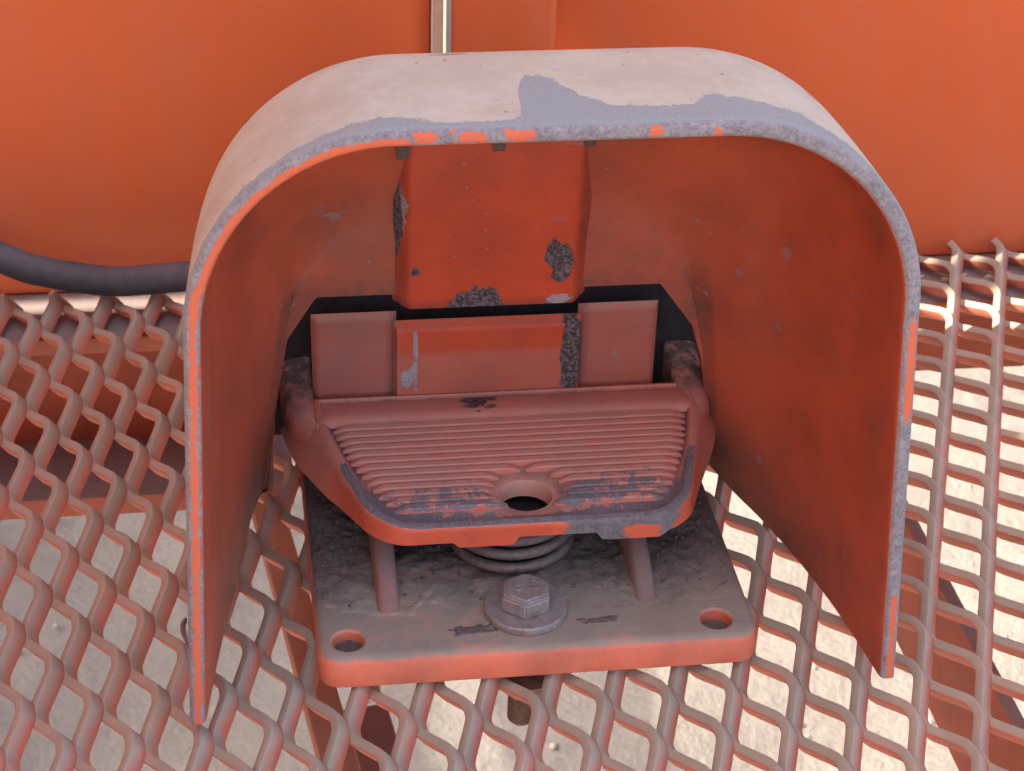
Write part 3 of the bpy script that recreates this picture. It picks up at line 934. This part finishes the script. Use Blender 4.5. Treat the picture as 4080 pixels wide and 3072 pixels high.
wall_panel('flap_panel', -.0312, .0224, .028, .0562, .0034, M['panel'], .0010, lambda z: flap_y(z)-.0008, flap, fpa)
mb = MB(); mb.box(-.0525, .0429, .0866, .0886, .028, .0545); mb.build('flap_back', M['dark'], flap)  # black backing, shade of the gap put into its colour

# side cheeks running back from the tread into the slots
for s_ in (-1, 1):
    stn = [(.058, .0495, .0510, .0318, .0300), (.066, .0512, .0542, .0330, .0285), (.074, .0534, .0596, .0342, .0262), (.082, .0536, .0620, .0352, .0252), (.090, .0538, .0626, .0370, .0250), (.0978, .0538, .0628, .0388, .0255)]
    V = []; F = []; at = dict(soot=[], dusty=[])
    for (y, xi, xo, zt, zb) in stn:
        if s_ > 0: xi -= .0045*sm(.066, .085, y); xo -= .0028*sm(.066, .085, y)
        for (x, z) in ((xi, zb), (xi, zt-.0008), (xi+.0008, zt), (xo-.0030, zt-.0004), (xo-.0010, zt-.0018), (xo, zt-.0045), (xo, zb)):
            V.append((s_*x, y, z+.0004*mnoise.noise(Vector((x*300*s_, y*300, z*300)))))
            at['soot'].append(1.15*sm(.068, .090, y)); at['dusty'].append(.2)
    for a in range(len(stn)-1):
        for c in range(7):
            c2 = (c+1) % 7; F.append((a*7+c, a*7+c2, (a+1)*7+c2, (a+1)*7+c))
    F.append(tuple(range(7))); F.append(tuple((len(stn)-1)*7+c for c in range(7)))
    obj('side_cheek', V, F, M['pedal'], ped, attrs=at, sharp=60)

# return spring
pts = []; turns = 3.1
for k in range(150):
    t = k/149; a = t*turns*2*math.pi
    pts.append((-.0025+.0155*math.cos(a), .0400+.0155*math.sin(a), .0115+.0135*t))
mb = MB(); mb.tube(pts, .0015, 10); mb.build('return_spring', M['spring'], ped, sharp=60)
mb = MB(); mb.lathe(-.0025, .0400, [(.0001, .0245), (.0125, .0245), (.0128, .0235), (.0128, .0135), (.0128, .0105)], 40); mb.build('spring_cup', M['dark'], ped)  # cup painted black so the tread hole looks shaded

# ---- hold-down bolt -------------------------------------------------
BX, BY = -.0026, .0122
mb = MB(); mb.lathe(BX, BY, [(.0040, BT+.0001), (.0106, BT+.0001), (.0109, BT+.0005), (.0109, BT+.0019), (.0105, BT+.0024), (.0040, BT+.0024)], 56)
washer = mb.build('washer', M['bolt'], ped, sharp=35)
b = bmesh.new()
hz0, hz1 = BT+.0024, BT+.0077
ring = []
for z, kf in ((hz0, 1.0), (hz1-.0010, 1.0)):
    ring.append([b.verts.new((BX+kf*.00715*math.cos(math.radians(60*k+22)), BY+kf*.00715*math.sin(math.radians(60*k+22)), z)) for k in range(6)])
ring.append([b.verts.new((BX+.00605*math.cos(math.radians(60*k+22)), BY+.00605*math.sin(math.radians(60*k+22)), hz1)) for k in range(6)])
for a, c in zip(ring, ring[1:]):
    for k in range(6): b.faces.new((a[k], a[(k+1) % 6], c[(k+1) % 6], c[k]))
b.faces.new(ring[-1]); b.faces.new(ring[0])
bmesh.ops.bevel(b, geom=list(b.edges), offset=.0005, segments=2, affect='EDGES')
mb = MB(); mb.bm(b); bolt = mb.build('bolt', M['bolt'], ped, sharp=30)
# worn raised marks on the head
mb = MB()
for (cx, cy, rr, a0, a1) in ((-.0022, .0014, .0009, 20, 330), (-.0022, -.0004, .0008, 200, 380), (.0024, .0016, .0009, 0, 250), (.0024, -.0002, .0009, 170, 400)):
    mb.tube([(BX+cx+rr*math.cos(math.radians(a0+(a1-a0)*k/10)), BY+cy+rr*math.sin(math.radians(a0+(a1-a0)*k/10)), hz1+.0001) for k in range(11)], .00026, 6)
mb.build('head_mark', M['bolt'], bolt)
# threaded end below the mesh with nut and clamping washer
prof = [(.0001, -.0272), (.0028, -.0272), (.0033, -.0264)]
z = -.0262
while z < -.004:
    prof += [(.0038, z+.0003), (.0030, z+.0008)]; z += .00125
prof += [(.0034, .0005)]
mb = MB(); mb.lathe(BX, BY, prof, 24); mb.build('threaded_shank', M['rust'], bolt, sharp=80)
b = bmesh.new(); ring = []
for z in (-.0150, -.0092): ring.append([b.verts.new((BX+.0073*math.cos(math.radians(60*k+8)), BY+.0073*math.sin(math.radians(60*k+8)), z)) for k in range(6)])
for k in range(6): b.faces.new((ring[0][k], ring[0][(k+1) % 6], ring[1][(k+1) % 6], ring[1][k]))
b.faces.new(ring[0]); b.faces.new(ring[1])
bmesh.ops.bevel(b, geom=list(b.edges), offset=.0005, segments=2, affect='EDGES')
mb = MB(); mb.bm(b); mb.build('nut', M['rust'], bolt)
mb = MB(); mb.lathe(BX, BY, [(.0036, -.0089), (.0115, -.0089), (.0115, -.0072), (.0036, -.0072)], 40); mb.build('clamp_washer', M['rust'], bolt, sharp=30)

# ================================================================== cable
cp = [(-.36, .204, .190), (-.27, .205, .098), (-.20, .205, .0475), (-.1514, .205, .0178), (-.137, .205, .0115), (-.1176, .205, .0073), (-.1054, .205, .0071), (-.0934, .2045, .0080), (-.055, .200, .0125), (-.02, .188, .020), (.0, .174, .026), (.0, .150, .028)]
fine = []
for k in range(121): fine.append(cr(cp, k/120))
mb = MB(); mb.tube(fine, .0051, 20); cab = mb.build('cable', M['rubber'], loc=(-.1054, .205, .002), sharp=60)
tag(cab, 'thick black rubber cable lying on the mesh against the orange wall', 'cable')

# dry leaf caught between mesh and hood
V = []; F = []
for i in range(9):
    for j in range(4):
        t = i/8; w = .0016*math.sin(math.pi*min(1, t*.9+.08))*(j/3-.5)*2
        V.append((-.0905-.0008*math.sin(t*5)+w*.5, .028-.018*t+w*.4, .001+.0105*t-.010*t*t+.0012*math.cos(j*1.3)))
for i in range(8):
    for j in range(3):
        a = i*4+j; F.append((a, a+1, a+5, a+4))
lf = obj('dry_leaf', V, F, M['leaf'], loc=(-.0905, .02, .001)); tag(lf, 'small curled dry leaf caught beside the hood on the mesh', 'leaf')
sol = lf.modifiers.new('thickness', 'SOLIDIFY'); sol.thickness = .00025
